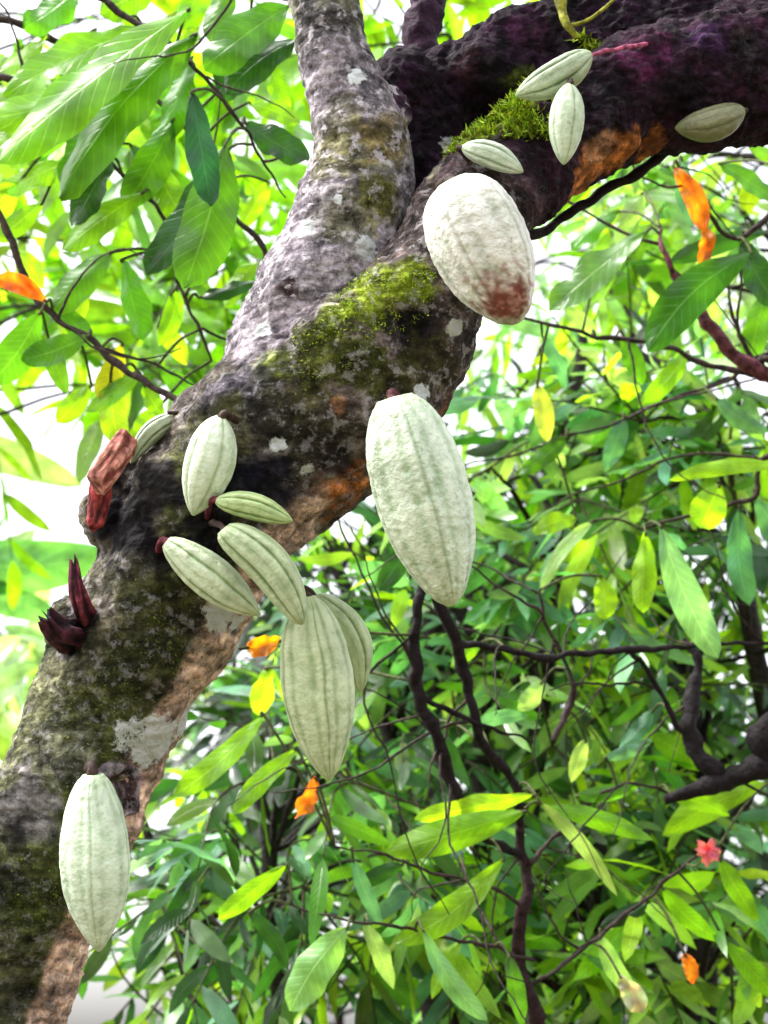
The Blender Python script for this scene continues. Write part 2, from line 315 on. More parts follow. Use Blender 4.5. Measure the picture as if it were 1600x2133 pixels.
for i in range(nv):
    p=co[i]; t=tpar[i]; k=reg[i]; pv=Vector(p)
    if k==0:
        f=sm(.45,.8,t); c=C_LO*(1-f)+C_TM*f; fl=.32
    elif k==1: c=C_LL*(1-.3*sm(.55,.9,t)); fl=.95
    elif k==2:
        f=sm(.28,.46,t); c=C_R*(1-f)+C_RD*f; fl=.5*(1-f)+.04
    else: c=C_B; fl=.03
    nz=noise.noise(pv*22); c=c*(1+.7*nz)
    gm=noise.noise(pv*9+Vector((5,2,1)))
    if k in (0,1): c=c+(np.array(MOSD)-c)*(.6*sm(.0,.45,gm))
    rim_lit=0
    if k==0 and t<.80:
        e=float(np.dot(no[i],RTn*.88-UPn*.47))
        rim_lit=sm(.52,.68,e+.12*noise.noise(pv*30))  # lit right-hand rim of the trunk, painted into the bark colour by normal
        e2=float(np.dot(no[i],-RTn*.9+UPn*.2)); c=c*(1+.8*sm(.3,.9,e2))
    w_=noise.noise(pv*55); w2=noise.noise(pv*130)
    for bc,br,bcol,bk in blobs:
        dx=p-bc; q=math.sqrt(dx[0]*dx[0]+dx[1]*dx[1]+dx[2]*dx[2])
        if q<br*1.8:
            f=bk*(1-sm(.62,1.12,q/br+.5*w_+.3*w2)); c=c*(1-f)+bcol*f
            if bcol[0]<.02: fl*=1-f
    if rim_lit>0: c=c+(np.array(PINK)*(1+.45*nz)-c)*rim_lit*.95
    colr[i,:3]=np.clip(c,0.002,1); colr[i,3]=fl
tree=thing('cacao_tree','leaning mossy cacao tree with forked purple-grey trunk bearing pale pods','tree',Vector((-.80,1.58,0)))
def submesh(name,which,label=None):
    idx={}; b=MB()
    for pl in polys:
        rr=[reg[v] for v in pl]
        if max(set(rr),key=rr.count)!=which: continue
        f=[]
        for v in pl:
            if v not in idx: idx[v]=b.add(co[v],tuple(colr[v]),(float(lich[v]),0,0))
            f.append(idx[v])
        b.f.append(tuple(f))
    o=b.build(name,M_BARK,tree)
    if label: o['label']=label
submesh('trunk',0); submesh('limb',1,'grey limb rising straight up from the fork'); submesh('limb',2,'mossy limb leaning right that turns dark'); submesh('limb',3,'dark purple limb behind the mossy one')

def moss(px,py,rp,n,c1,c2,h=.004):
    hp,_=hit(px,py)
    if hp is None: return
    rr=S(rp,1.45); dd=np.linalg.norm(co-np.array(hp),axis=1); cand=np.where(dd<rr*1.25)[0]
    b=MB()
    if len(cand)==0: return
    for _ in range(n):
        i=int(random.choice(cand)); p=Vector(co[i]); nn=Vector(no[i])
        if dd[i]/rr+.8*noise.noise(p*50)+.5*noise.noise(p*120)>random.uniform(.4,1.0): continue
        for k in range(3):
            q=p+Vector((random.gauss(0,.002),random.gauss(0,.002),random.gauss(0,.002)))-nn*.001
            u=(nn*.8+Vector((random.gauss(0,.8),random.gauss(0,.8),random.gauss(0,.8)-.15))).normalized()
            c=jit(mixc(c1,c2,random.random()),.35,.15); L=h*random.uniform(.5,1.3); s=u.orthogonal().normalized()*(L*.3)
            a=b.add(q-s,tuple(x*.7 for x in c)); d=b.add(q+s,tuple(x*.7 for x in c)); e=b.add(q+u*L,c); b.f.append((a,d,e))
    b.build('moss_patch',M_MOSS,tree)
Y1=(.52,.68,.04); Y2=(.20,.29,.025)
moss(790,610,95,1700,Y1,Y2,.003); moss(860,575,55,850,Y1,Y2,.003); moss(690,670,60,700,Y1,Y2,.003); moss(650,745,90,800,(.32,.37,.05),(.11,.13,.018),.003)
moss(1060,235,75,1500,Y1,Y2,.008); moss(990,275,56,1000,(.5,.62,.07),Y2,.007); moss(1100,190,50,700,Y1,Y2,.009); moss(1150,180,50,500,Y1,Y2,.010); moss(960,310,30,400,Y1,Y2,.006); moss(1130,260,40,300,Y1,Y2,.008); moss(1225,90,30,200,Y1,Y2,.009)
moss(740,770,100,700,(.24,.28,.04),(.08,.10,.015),.003); moss(320,1330,120,900,(.16,.2,.03),(.05,.07,.01),.003); moss(190,1480,100,800,(.18,.22,.04),(.06,.08,.01),.003); moss(90,1880,100,700,(.16,.21,.03),(.05,.07,.01),.003); moss(790,400,55,500,(.28,.29,.03),(.1,.1,.01),.003)

def shard(a,b_,w0,w1,c1,c2,label,seed,n=7):
    random.seed(seed); ax=b_-a; t=ax.normalized(); x=t.orthogonal().normalized(); y=t.cross(x); bm=bmesh.new()
    for i in range(n):
        f=i/(n-1); w=w0+(w1-w0)*f
        for k in range(6):
            th=2*math.pi*(k+.5*(i%2))/6+random.uniform(-.25,.25); rr=w*random.uniform(.72,1.05)
            ex=t*(random.uniform(-.5,.9)*w if i==n-1 else 0)
            bm.verts.new(a+ax*f+x*math.cos(th)*rr*1.15+y*math.sin(th)*rr*.8+ex)
    bmesh.ops.convex_hull(bm,input=bm.verts)
    bmesh.ops.delete(bm,geom=[v for v in bm.verts if not v.link_faces],context='VERTS')
    bmesh.ops.subdivide_edges(bm,edges=bm.edges[:],cuts=3,use_grid_fill=True)
    bmesh.ops.triangulate(bm,faces=bm.faces[:])
    mb=MB(); bm.verts.index_update(); bm.normal_update()
    for v in bm.verts:
        g_=noise.noise(Vector((v.co.dot(x)*260,v.co.dot(y)*260,v.co.dot(t)*35))); h_=noise.noise(v.co*120)
        mb.add(v.co+v.normal*(.0016*g_+.0012*h_),jit(mixc(c1,c2,sm(-.3,.4,g_+.4*h_)),.15))
    for f in bm.faces: mb.f.append(tuple(v.index for v in f.verts))
    bm.free(); o=mb.build('branch_stub',M_TWIG,tree,smooth=False); o['label']=label
def stub(pts,rad,c1,c2,label,ns=24,amp=.4,fine=.15):
    bm=MB(); q=cr([(*p,r) for p,r in zip(pts,rad)],8); P_=[Vector(a[:3]) for a in q]; rr=[a[3] for a in q]; m=len(P_)
    x=(P_[-1]-P_[0]).normalized().orthogonal().normalized()
    for i in range(m):
        t=(P_[min(i+1,m-1)]-P_[max(i-1,0)]).normalized(); x=(x-t*x.dot(t)).normalized(); y=t.cross(x)
        for k in range(ns):
            th=2*math.pi*k/ns; v=Vector((math.cos(th)*1.6,math.sin(th)*1.6,rad[0]*700))
            gr=noise.noise(v*1.6+Vector((0,0,i*.06))); ch=noise.noise(v*1.1+Vector((3,i*.22,0))); fi=noise.noise(v*5+Vector((1,2,i*.12)))
            r=rr[i]*(1+amp*gr+amp*.5*ch+fine*fi)
            sl=t*(rr[0]*(.9*noise.noise(v*1.9+Vector((9,9,9)))+.5*noise.noise(v*6))*(i/(m-1))**2)
            bm.add(P_[i]+x*math.cos(th)*r+y*math.sin(th)*r+sl,jit(mixc(c1,c2,sm(-.3,.4,gr+.3*ch+.7*fi)),.3))
    for i in range(m-1):
        for k in range(ns):
            q2=(k+1)%ns; bm.f.append((i*ns+k,i*ns+q2,(i+1)*ns+q2,(i+1)*ns+k))
    ce=bm.add(P_[-1]-(P_[-1]-P_[-2])*1.5,c1); e=(m-1)*ns
    for k in range(ns): bm.f.append((e+k,e+(k+1)%ns,ce))
    o=bm.build('branch_stub',M_TWIG,tree); o['label']=label
def st(l): return [P(a,b_,c) for a,b_,c,_ in l],[S(r,1.44) for _,_,_,r in l]
shard(P(268,912,1.455),P(208,1000,1.42),S(27,1.44),S(25,1.44),(.16,.035,.028),(.50,.21,.16),'reddish-brown split stub on the left edge of the trunk',3)
shard(P(212,1000,1.44),P(200,1092,1.43),S(23,1.44),S(20,1.44),(.07,.010,.012),(.34,.05,.05),'dark red splintered stub just under the reddish-brown one',8)
stub(*st([(185,1300,1.46,24),(170,1265,1.43,18),(158,1220,1.42,14),(153,1170,1.42,8)]),(.02,.005,.009),(.20,.035,.06),'small upright maroon stub low on the left edge',amp=.35)
stub(*st([(165,1320,1.46,34),(140,1320,1.44,34),(115,1308,1.43,26),(96,1285,1.42,15)]),(.006,.004,.006),(.06,.014,.022),'dark knobbly stub beside the small maroon one',amp=.5,fine=.3)
hk,nk=hit(245,1650)
kb=MB(); nk=(nk-FW*.5).normalized(); kx=nk.orthogonal().normalized(); ky=nk.cross(kx); prof=[(1.2,-.3),(1.08,.06),(.9,.24),(.7,.20),(.52,.02),(.35,.05),(.2,.14),(.02,.15)]
for j,(rr,hh) in enumerate(prof):
    for k in range(32):
        th=2*math.pi*k/32; q=S(60,1.42)*rr*(1+.28*noise.noise(Vector((math.cos(th)*1.7,math.sin(th)*1.7,j*.3))))
        cc=(.38,.29,.34) if j in(1,2,6) else (.09,.05,.055)
        kb.add(hk+kx*math.cos(th)*q+ky*math.sin(th)*q*1.1+nk*hh*S(58,1.42)*(1+.5*noise.noise(Vector((th*2,j,3)))),(*jit(cc,.3),.4))
for j in range(len(prof)-1):
    for k in range(32):
        q=(k+1)%32; kb.f.append((j*32+k,j*32+q,(j+1)*32+q,(j+1)*32+k))
kb.build('knot',M_BARK,tree)
def wob(p,r,k=1.3):
    return p+Vector((noise.noise(p*11),noise.noise(p*11+Vector((9,0,0))),noise.noise(p*11+Vector((0,9,0)))))*min(.016,r*k)+Vector((noise.noise(p*45),noise.noise(p*45+Vector((9,0,0))),noise.noise(p*45+Vector((0,9,0)))))*min(.004,r*.8)
def twig(parent,lst,c,name='twig',c2=None,n=12,ns=8):
    bm=MB(); q=cr([wp(*a) for a in lst],n); p=[Vector(a[:3]) for a in q]; r=[max(.0008,a[3]) for a in q]
    p=[wob(p[i],r[i]) for i in range(len(p))]
    bm.tube(p,[r[i]*(1+.25*noise.noise(p[i]*40)) for i in range(len(p))],c,ns=ns,c2=c2,rough=.35); bm.build(name,M_TWIG,parent); return p
twig(tree,[(1080,500,1.60,14),(1140,480,1.62,11),(1210,425,1.63,10),(1330,345,1.64,11),(1450,295,1.65,13),(1620,272,1.66,16),(1900,250,1.68,18)],(.012,.007,.008),'branch')
twig(tree,[(1175,-60,1.60,16),(1172,-20,1.59,14),(1185,40,1.57,10),(1200,80,1.57,5)],(.22,.22,.02),'branch')
twig(tree,[(1190,50,1.575,6),(1220,40,1.57,5),(1255,20,1.57,4),(1285,-10,1.57,2)],(.30,.30,.03),'branch')
twig(tree,[(885,210,1.70,42),(880,90,1.72,36),(890,0,1.73,32),(905,-150,1.76,28)],(.030,.010,.026),'branch',n=16,ns=16)

# ---------------------------------------------------------------- pods
PROF={'std':[(0,.12),(.025,.30),(.07,.50),(.15,.73),(.27,.92),(.42,1),(.56,.98),(.70,.86),(.82,.64),(.91,.41),(.97,.2),(1,.04)],
 'blunt':[(0,.3),(.02,.5),(.06,.68),(.14,.85),(.27,.97),(.42,1),(.58,.97),(.72,.86),(.84,.66),(.92,.46),(.97,.27),(1,.06)],
 'oval':[(0,.25),(.02,.44),(.06,.63),(.14,.83),(.27,.96),(.42,1),(.57,.96),(.70,.85),(.82,.66),(.90,.48),(.96,.32),(1,.06)],
 'big':[(0,.30),(.02,.45),(.06,.60),(.14,.79),(.26,.94),(.40,1),(.54,.98),(.66,.90),(.78,.74),(.87,.55),(.93,.40),(.975,.24),(1,.05)],
 'point':[(0,.25),(.03,.42),(.09,.60),(.2,.80),(.35,.96),(.5,1),(.64,.93),(.76,.76),(.86,.52),(.93,.31),(.975,.17),(1,.03)]}
def pod(label,top,tip,w,d=None,dt=0,bend=0,roll=0,ridge=.07,wart=.0,c=(.60,.66,.47),gc=(.33,.41,.22),prof='std',brown=None,attach=None,push=.9,stalk_c=(.05,.03,.025),bump=.6,style=0,sr=1.0):
    if d is None:
        ds=[]
        for k in (.0,.15,.3,.5,.7,.85):
            for e in (-.35,0,.35):
                ax_=Vector((tip[0]-top[0],tip[1]-top[1])).normalized(); x=hitd(top[0]+(tip[0]-top[0])*k-ax_.y*e*w,top[1]+(tip[1]-top[1])*k+ax_.x*e*w)
                if x: ds.append(x)
        d=np.percentile(ds,12)-S(w/2,1.4)*push
    T=P(top[0],top[1],d); B=P(tip[0],tip[1],d+dt); ax=B-T; L=ax.length; a=ax.normalized(); s=a.cross(FW).normalized(); n=s.cross(a)
    Rm=S(w/2,d); pr=PROF[prof]; xs=[q[0] for q in pr]; ys=[q[1] for q in pr]
    root=thing('cacao_pod',label,'cacao pod',T,'cacao pods growing on the tree')
    nu,nvv=160,100; bm=MB(); sd=random.random()*50
    for i in range(nvv+1):
        t=.5-.5*math.cos(math.pi*i/nvv); t=.5*t+.5*i/nvv
        r=sum(np.interp(min(1,max(0,t+e)),xs,ys) for e in (-.015,0,.015))/3
        if i==nvv: r=.03
        if i==0: r=.02
        ce=T+ax*t+s*(bend*L*(math.sin(math.pi*t)))
        fade=math.sin(math.pi*min(1,max(0,t)))**.35
        for k in range(nu):
            th=2*math.pi*k/nu
            dv=s*math.cos(th)+n*math.sin(th)
            wob_=.08*noise.noise(Vector((t*4,sd,0)))
            if style==0:
                ph=5*(th+roll+wob_); cs=abs(math.cos(ph)); lob=cs**.7; wt=.72+.42*math.sin(ph)
                rr=1-ridge*(1-lob)*wt*fade*1.3; m0=lob; mlim=1-wt
            else:
                x=((th+roll+wob_)/(2*math.pi/5))%1.0; dl=abs(x-round(x))*2
                pr_=-(1-math.exp(-dl*2.8))*1.0+.22*math.exp(-((1-dl)/.28)**2)-.5*math.exp(-(dl/.08)**2)
                rr=1+ridge*(pr_+.4)*fade*1.2
                m0=1-.85*math.exp(-(dl/.08)**2)-.6*math.exp(-((dl-.5)/.22)**2); mlim=0
            p0=ce+dv*(Rm*r*rr)
            wn=noise.noise(p0*110+Vector((sd,0,0))); wn2=noise.noise(p0*230+Vector((0,sd,0))); wn3=noise.noise(p0*28+Vector((sd,sd,0)))
            p0=p0+dv*(Rm*(wart*(wn*.6+wn2*.8)+.025*wn3))
            m=sm(.1,.85,m0+.3*wn2*(.4+wart*8)+.2*wn3+.2*wn); m=max(m,mlim)
            k2=1+.12*noise.noise(p0*40)+.10*wn3
            cc=tuple(x*k2 for x in mixc(gc,c,m))
            cc=mixc(cc,(.36,.46,.2),.5*sm(.88,1,t)+.35*sm(.12,0,t))
            if brown:
                bp=P(brown[0],brown[1],d-.03); q=((p0-bp).length)/S(brown[2],d)
                lo=noise.noise(p0*45); f=1-sm(.35,1.45,q+.45*wn+.45*lo+.3*wn2); cc=mixc(cc,mixc((.17,.020,.012),(.38,.11,.08),sm(-.1,.5,wn2+.4*wn)),f*.97)
                sp=sm(.18,.5,noise.noise(p0*120+Vector((7,7,7))))*(1-sm(1.1,2.4,q)); cc=mixc(cc,(.38,.18,.15),sp*.7)
            bm.add(p0,(cc[0],cc[1],cc[2],bump))
    for i in range(nvv):
        for k in range(nu):
            q=(k+1)%nu; bm.f.append((i*nu+k,(i+1)*nu+k,(i+1)*nu+q,i*nu+q))
    bm.build('husk',M_POD,root)
    if attach:
        A,_=hit(*attach[:2])
        if A is None: A=P(attach[0],attach[1],attach[2] if len(attach)>2 else 1.5)
    else: A=BV.find_nearest(T+a*.004)[0]
    stm=MB(); inn=(A-T).normalized()*.006
    m1=T-a*min(.004,.2*(A-T).length+.001)+(A-T)*.2; pp=[Vector(q) for q in cr([T+a*.006,T-a*.001,m1,A,A+inn],5)]
    pp=[wob(q,.003) for q in pp]
    rs=[max(.0016,min(.0042,Rm*.14))*sr*(1.3 if i<5 else 1+.25*i/len(pp)) for i in range(len(pp))]
    stm.tube(pp,rs,stalk_c,ns=9,rough=.4); stm.build('stalk',M_TWIG,root)
    return d
random.seed(77)
GRN=(.48,.60,.28); GG=(.14,.25,.06)
pod('largest pale pod, warty and long, hanging under the fork at the centre',(820,826),(942,1262),206,dt=.01,roll=.16,ridge=.135,wart=.018,prof='big',push=.95,stalk_c=(.08,.02,.025),bump=.9,c=(.71,.80,.64),gc=(.41,.53,.34),style=1)
pod('fat pale pod with a brown rotting tip below the mossy limb',(942,376),(1078,674),212,roll=.80,ridge=.135,wart=.018,prof='oval',brown=(1052,640,66),c=(.82,.81,.75),gc=(.53,.53,.46),bump=.9,push=.85,attach=(912,395),style=1)
pod('slim grey-green pod lying along the top of the right limb, with a pink stalk',(1232,112),(1074,200),76,d=1.46,bend=.05,roll=.1,ridge=.12,c=(.42,.50,.33),gc=(.12,.18,.07),attach=(1345,92,1.6),stalk_c=(.38,.08,.15),sr=.8)
pod('small smooth pod hanging straight down on the right limb beside mossy bark',(1186,174),(1174,343),74,d=1.44,roll=.3,ridge=.08,c=(.62,.72,.54),gc=(.36,.46,.29),attach=(1190,165))
pod('small pointed pod tilted right above the fat pod with the rotting tip',(962,306),(1090,358),56,bend=.06,roll=.1,ridge=.11,c=(.56,.64,.51),gc=(.24,.31,.19),push=1.1)
pod('dull olive pod half sunk against the dark limb at the right edge',(1552,230),(1406,268),74,bend=.07,roll=.2,ridge=.05,c=(.20,.20,.10),gc=(.12,.13,.06),push=.6)
pod('smooth pale pod pointing down on the left of the trunk, above the striped one',(460,866),(402,1074),108,bend=.02,roll=.15,ridge=.09,prof='std',c=(.71,.80,.62),gc=(.44,.55,.34),push=.9)
pod('ribbed pale pod lying diagonally across the trunk, lowest of the left cluster',(346,1128),(542,1282),94,roll=.25,ridge=.12,c=(.63,.71,.50),gc=(.24,.34,.14),push=.9,attach=(328,1145),stalk_c=(.12,.02,.035),prof='point')
pod('small green striped pod pointing right in the left cluster',(448,1042),(610,1086),58,d=1.375,bend=.05,roll=.1,ridge=.14,c=GRN,gc=GG,attach=(430,1068),stalk_c=(.12,.02,.035),sr=1.5)
pod('grey-green ribbed pod curving down between the striped and the long hanging pod',(466,1100),(632,1300),92,d=1.37,bend=.09,roll=.0,ridge=.13,c=(.52,.61,.38),gc=(.18,.27,.10),attach=(440,1085),prof='blunt')
pod('long ribbed pod hanging clear of the trunk below the left cluster',(642,1240),(686,1626),156,d=1.43,roll=.05,ridge=.14,c=(.57,.65,.41),gc=(.27,.36,.16),attach=(545,1215,1.5),prof='std',bend=-.01,style=1,wart=.006)
pod('slender curved green pod half hidden behind the long hanging pod',(655,1240),(752,1442),74,d=1.50,bend=.15,roll=.1,ridge=.12,c=(.45,.54,.31),gc=(.19,.27,.10),attach=(560,1190,1.5),prof='blunt')
pod('pale pod low on the trunk under the round knot, at the lower left',(194,1612),(206,1982),150,bend=.0,roll=.28,ridge=.105,wart=.010,c=(.68,.785,.61),gc=(.43,.55,.36),push=.9,prof='point',style=1)
pod('thin grey-green pod seen edge on at the left rim of the trunk',(385,862),(272,965),46,d=1.46,bend=-.12,roll=.1,ridge=.1,c=(.38,.44,.30),gc=(.12,.15,.07))

# ---------------------------------------------------------------- neighbouring trees
YG=(.17,.40,.014); MG=(.075,.24,.016); DG=(.018,.075,.016); VD=(.005,.018,.007); BG=(.09,.27,.17); PG=(.29,.52,.20); LG=(.28,.52,.025); OR=(.60,.17,.015); YL=(.42,.48,.02)  # BG has the bluish reflection of the sky put into the leaf colour
LEAFN=[0]
def nearleaf(root,base,tip,w,d,c,dt=.0,tilt=.6,curl=.14,name='leaf',label=None,skel=None,bend=None):
    LEAFN[0]+=1; random.seed(LEAFN[0]*13+5)
    b=P(base[0],base[1],d); t=P(tip[0],tip[1],d+dt); u=t-b; L=u.length
    n=-FW+RT*random.uniform(-tilt,tilt)+UP*random.uniform(-.2,tilt)
    bm=MB(); nn=(n-u.normalized()*n.dot(u.normalized())).normalized()
    u2=(u+nn*(curl*L))
    wv=.2 if name=='leaf' else .6
    bm.leaf(b,u2,nn,u2.length*1.02,S(w,d)*1.1,jit(c,.1,.08),curl=curl*.95,fold=random.uniform(-.35,.1) if name=='leaf' else .6,nseg=16,na=3,wave=wv,shape=1 if w>60 else 0,seed=LEAFN[0],bend=random.uniform(-.08,.08) if bend is None else bend)
    if name!='leaf':
        for i in range(len(bm.c)):
            k=1+.7*noise.noise(Vector(bm.v[i])*70); bm.c[i]=(bm.c[i][0]*k,bm.c[i][1]*k*k,bm.c[i][2]*k,1)
    o=bm.build(name,M_LEAF,root)
    if label: o['label']=label
    if skel:
        q=min(skel,key=lambda p:(p-b).length); tw=MB(); mid=(q+b)*.5+Vector((0,0,.01))
        tw.tube([Vector(x) for x in cr([q,mid,b,b+u2.normalized()*.004],4)],[.0020]*13,(.07,.08,.03),ns=6); tw.build('petiole',M_TWIG,o)
def from_world(w,lst,parent,c,r0,name='branch',n=14):
    q=[(w[0],w[1],w[2],r0)]+[wp(*a) for a in lst]; s=cr(q,n); bm=MB(); p=[Vector(a[:3]) for a in s]
    for i in range(3,len(p)): p[i]=wob(p[i],max(.006,s[i][3]),1.6)
    bm.tube(p,[max(.0013,a[3])*(1+.3*noise.noise(p[i]*35)) for i,a in enumerate(s)],c,ns=8,rough=.35); bm.build(name,M_TWIG,parent); return p
def twiglets(root,sk,n,c,seed,lo=.08,hi=.3):
    random.seed(seed)
    for _ in range(n):
        s=random.choice(sk); u=Vector((random.gauss(0,1),random.gauss(0,.35),random.gauss(0,.8)-.15)).normalized(); L=random.uniform(lo,hi)
        pts=[s]
        for k in range(4): u=(u+Vector((random.gauss(0,.3),random.gauss(0,.2),random.gauss(0,.3)))).normalized(); pts.append(pts[-1]+u*L/4)
        p=[wob(Vector(x),.004) for x in cr(pts,5)]; p[0]=s; r0=random.uniform(.0014,.0028)
        bm=MB(); bm.tube(p,[r0*(1-.7*i/len(p)) for i in range(len(p))],jit(c,.5),ns=5,rough=.4); bm.build('twig',M_TWIG,root)
lt=thing('cacao_tree','young cacao tree at the left whose big glossy leaves hang into the upper left','tree',Vector((-1.35,2.1,0)))
bm=MB(); tp=[Vector(a) for a in cr([(-1.35,2.1,-.05),(-1.33,2.1,1.2),(-1.25,2.08,2.2),(-1.05,2.05,2.9)],8)]
bm.tube(tp,[.055-.03*i/len(tp) for i in range(len(tp))],(.06,.045,.04),ns=12,rough=.2); bm.build('trunk',M_TWIG,lt)
BR=(.045,.03,.026)
sk=[]
sk+=from_world((-1.08,2.05,2.8),[(-150,-120,1.95,12),(200,-10,1.9,8),(385,130,1.88,5),(500,260,1.88,4),(560,360,1.9,3),(592,415,1.9,2)],lt,BR,.018)
sk+=from_world((-1.25,2.08,2.2),[(-150,420,1.95,12),(80,630,1.9,6),(180,700,1.88,7),(285,785,1.86,8),(395,850,1.84,6)],lt,BR,.016)
sk+=from_world((-1.2,2.08,2.4),[(-120,200,1.98,10),(150,300,1.98,6),(330,430,1.98,4),(375,590,1.96,4),(438,755,1.94,3)],lt,BR,.014)
sk+=from_world((-1.1,2.06,2.75),[(-120,60,2.05,10),(220,140,2.02,6),(420,310,2.0,5),(485,440,2.0,6),(545,525,2.0,7),(530,600,2.02,5)],lt,BR,.014)
sk+=from_world((-1.05,2.05,2.9),[(0,-200,1.9,12),(350,-60,1.88,8),(600,0,1.88,5)],lt,BR,.016)
LL=[((395,20),(-10,340),200,1.84,YG),((410,70),(125,410),175,1.86,MG),((330,120),(-40,250),160,1.9,YG),((300,60),(10,200),140,1.95,YG),((400,190),(440,430),100,1.80,(.015,.07,.05)),
((470,300),(385,600),175,1.84,MG),((455,330),(305,570),130,1.9,DG),((605,10),(425,140),160,1.9,MG),((620,80),(470,195),120,1.92,DG),((330,-30),(210,30),110,1.95,YG),((180,-40),(50,60),120,1.97,MG),
((510,255),(645,335),100,1.9,DG),((515,215),(625,255),70,2.0,YG),((235,525),(110,650),110,1.9,MG),((255,540),(300,710),95,1.92,MG),((300,400),(130,520),100,1.95,YG),((230,330),(150,470),100,1.93,DG),
((415,620),(535,585),55,1.95,DG),((85,650),(-20,800),115,1.88,MG),((185,700),(45,750),85,1.87,MG),((255,715),(205,830),75,1.9,YL),((230,790),(250,930),85,1.9,LG),((300,800),(340,870),60,1.9,YG),((120,640),(190,720),70,1.92,MG),((40,380),(-30,470),100,2.0,LG),((150,330),(0,400),90,2.0,YG),((90,420),(-10,500),70,2.0,YG),
((560,380),(500,480),60,2.1,YG),((540,540),(470,640),70,2.1,YG),((180,600),(120,700),60,1.95,LG),((370,600),(330,720),60,2.0,YG),((290,780),(180,860),60,1.9,YG),((330,680),(390,760),60,2.05,LG),((30,520),(90,600),60,2.0,LG),((240,230),(130,390),120,1.95,MG),((430,-40),(380,60),90,2.0,YG),((500,-60),(440,90),100,2.0,MG),((100,80),(-20,160),80,2.0,YG),
((400,120),(330,300),110,1.98,MG),((360,250),(260,430),120,1.97,MG),((520,60),(470,210),110,2.0,DG),((320,330),(400,480),100,2.0,YG),((200,60),(60,330),130,2.02,MG),((60,240),(-20,330),100,2.02,YG),((150,170),(40,300),120,2.0,MG),((270,300),(330,420),80,2.02,DG),((560,120),(590,240),70,2.05,YG),((330,760),(420,840),70,2.0,MG),((190,800),(120,880),70,2.0,YG),((100,700),(140,820),60,2.0,MG),((330,850),(280,920),60,2.0,YG)]
for q in LL: nearleaf(lt,*q,skel=sk)
nearleaf(lt,(98,628),(-10,580),62,1.86,OR,name='withered_leaf',label='withered orange leaf at the left edge',skel=sk)
twiglets(lt,sk[30:],14,BR,5)
rt=thing('understory_tree','slender reddish-stemmed tree at the right edge with dark veined leaves','tree',Vector((1.55,2.4,0)))
bm=MB(); tp=[Vector(a) for a in cr([(1.55,2.4,-.05),(1.5,2.38,1.2),(1.38,2.32,2.1),(1.2,2.25,2.9)],8)]
bm.tube(tp,[.06-.03*i/len(tp) for i in range(len(tp))],(.06,.035,.035),ns=12,rough=.2); bm.build('trunk',M_TWIG,rt)
RB=(.14,.045,.06); sr_=[]
sr_+=from_world((1.42,2.34,1.9),[(1750,900,2.1,22),(1590,785,2.1,17),(1495,715,2.08,14),(1425,610,2.08,10),(1385,530,2.08,6),(1370,470,2.1,4)],rt,RB,.02)
sr_+=from_world((1.42,2.34,1.92),[(1720,830,2.1,10),(1560,780,2.12,8),(1400,730,2.14,6),(1220,692,2.16,5),(1070,662,2.18,3)],rt,BR,.016)
sr_+=from_world((1.38,2.32,2.1),[(1700,800,2.2,9),(1580,760,2.2,6),(1535,670,2.2,5),(1515,600,2.2,3)],rt,BR,.014)
sr_+=from_world((1.42,2.34,1.9),[(1750,800,2.3,7),(1500,800,2.3,4),(1300,870,2.3,3),(1150,915,2.3,2)],rt,BR,.01)
sr_+=from_world((1.45,2.35,1.7),[(1720,1530,2.1,32),(1590,1590,2.08,27),(1490,1635,2.08,20),(1385,1668,2.08,11)],rt,(.012,.008,.010),.02)
sr_+=from_world(P(1500,1632,2.08),[(1450,1570,2.1,20),(1440,1480,2.12,18),(1450,1390,2.14,10),(1420,1330,2.16,5)],rt,(.012,.008,.010),.01)
sr_+=from_world((1.3,2.3,2.5),[(1750,360,2.1,10),(1640,420,2.08,7),(1540,500,2.06,5),(1450,420,2.05,4),(1410,360,2.05,3)],rt,BR,.014)
sr_+=from_world((1.42,2.34,1.8),[(1720,1000,2.2,8),(1560,1040,2.2,5),(1420,1080,2.2,4),(1340,1110,2.2,3)],rt,BR,.012)
RL=[((1565,525),(1350,730),135,2.02,(.04,.14,.018)),((1345,485),(1145,650),120,2.1,(.11,.27,.07)),((1600,480),(1395,545),62,2.1,DG),((1620,970),(1395,1000),52,2.1,LG),((1375,1095),(1495,1370),105,2.05,(.18,.40,.23)),((1345,1110),(1338,1275),80,2.1,LG),((1235,1085),(1125,1240),45,2.2,PG),((1545,500),(1620,640),110,2.1,DG),((1450,560),(1530,480),60,2.15,PG),((1290,440),(1190,520),70,2.2,MG),((1420,330),(1440,470),60,2.1,(.06,.19,.15)),((1500,1010),(1460,1100),110,2.1,LG),((1570,1030),(1620,1160),70,2.2,BG),((1600,600),(1560,760),80,2.3,MG),((1500,340),(1620,420),70,2.2,MG),((1560,300),(1640,360),60,2.2,YG),((1130,700),(1180,810),60,2.2,BG),((1240,700),(1180,640),60,2.2,PG),((1300,700),(1340,800),60,2.2,MG),((1200,1080),(1110,1110),60,2.3,LG),((1430,740),(1330,850),60,2.2,YG),((1490,830),(1600,900),60,2.25,BG),((1300,870),(1260,980),60,2.3,BG),((1180,910),(1080,990),55,2.3,MG),((1400,1160),(1300,1180),60,2.2,DG),((1540,1060),(1560,1260),80,2.25,BG),((1120,800),(1140,920),60,2.2,(.42,.52,.1)),((1250,560),(1160,640),60,2.2,BG),((1340,400),(1280,480),60,2.2,PG)]
for q in RL: nearleaf(rt,*q,skel=sr_)
nearleaf(rt,(1402,345),(1470,485),66,2.03,OR,name='withered_leaf',label='orange withered leaf under the arching twig',skel=sr_)
nearleaf(rt,(1472,470),(1455,565),44,2.04,OR,name='withered_leaf',label='small orange leaf below the larger orange one',skel=sr_)
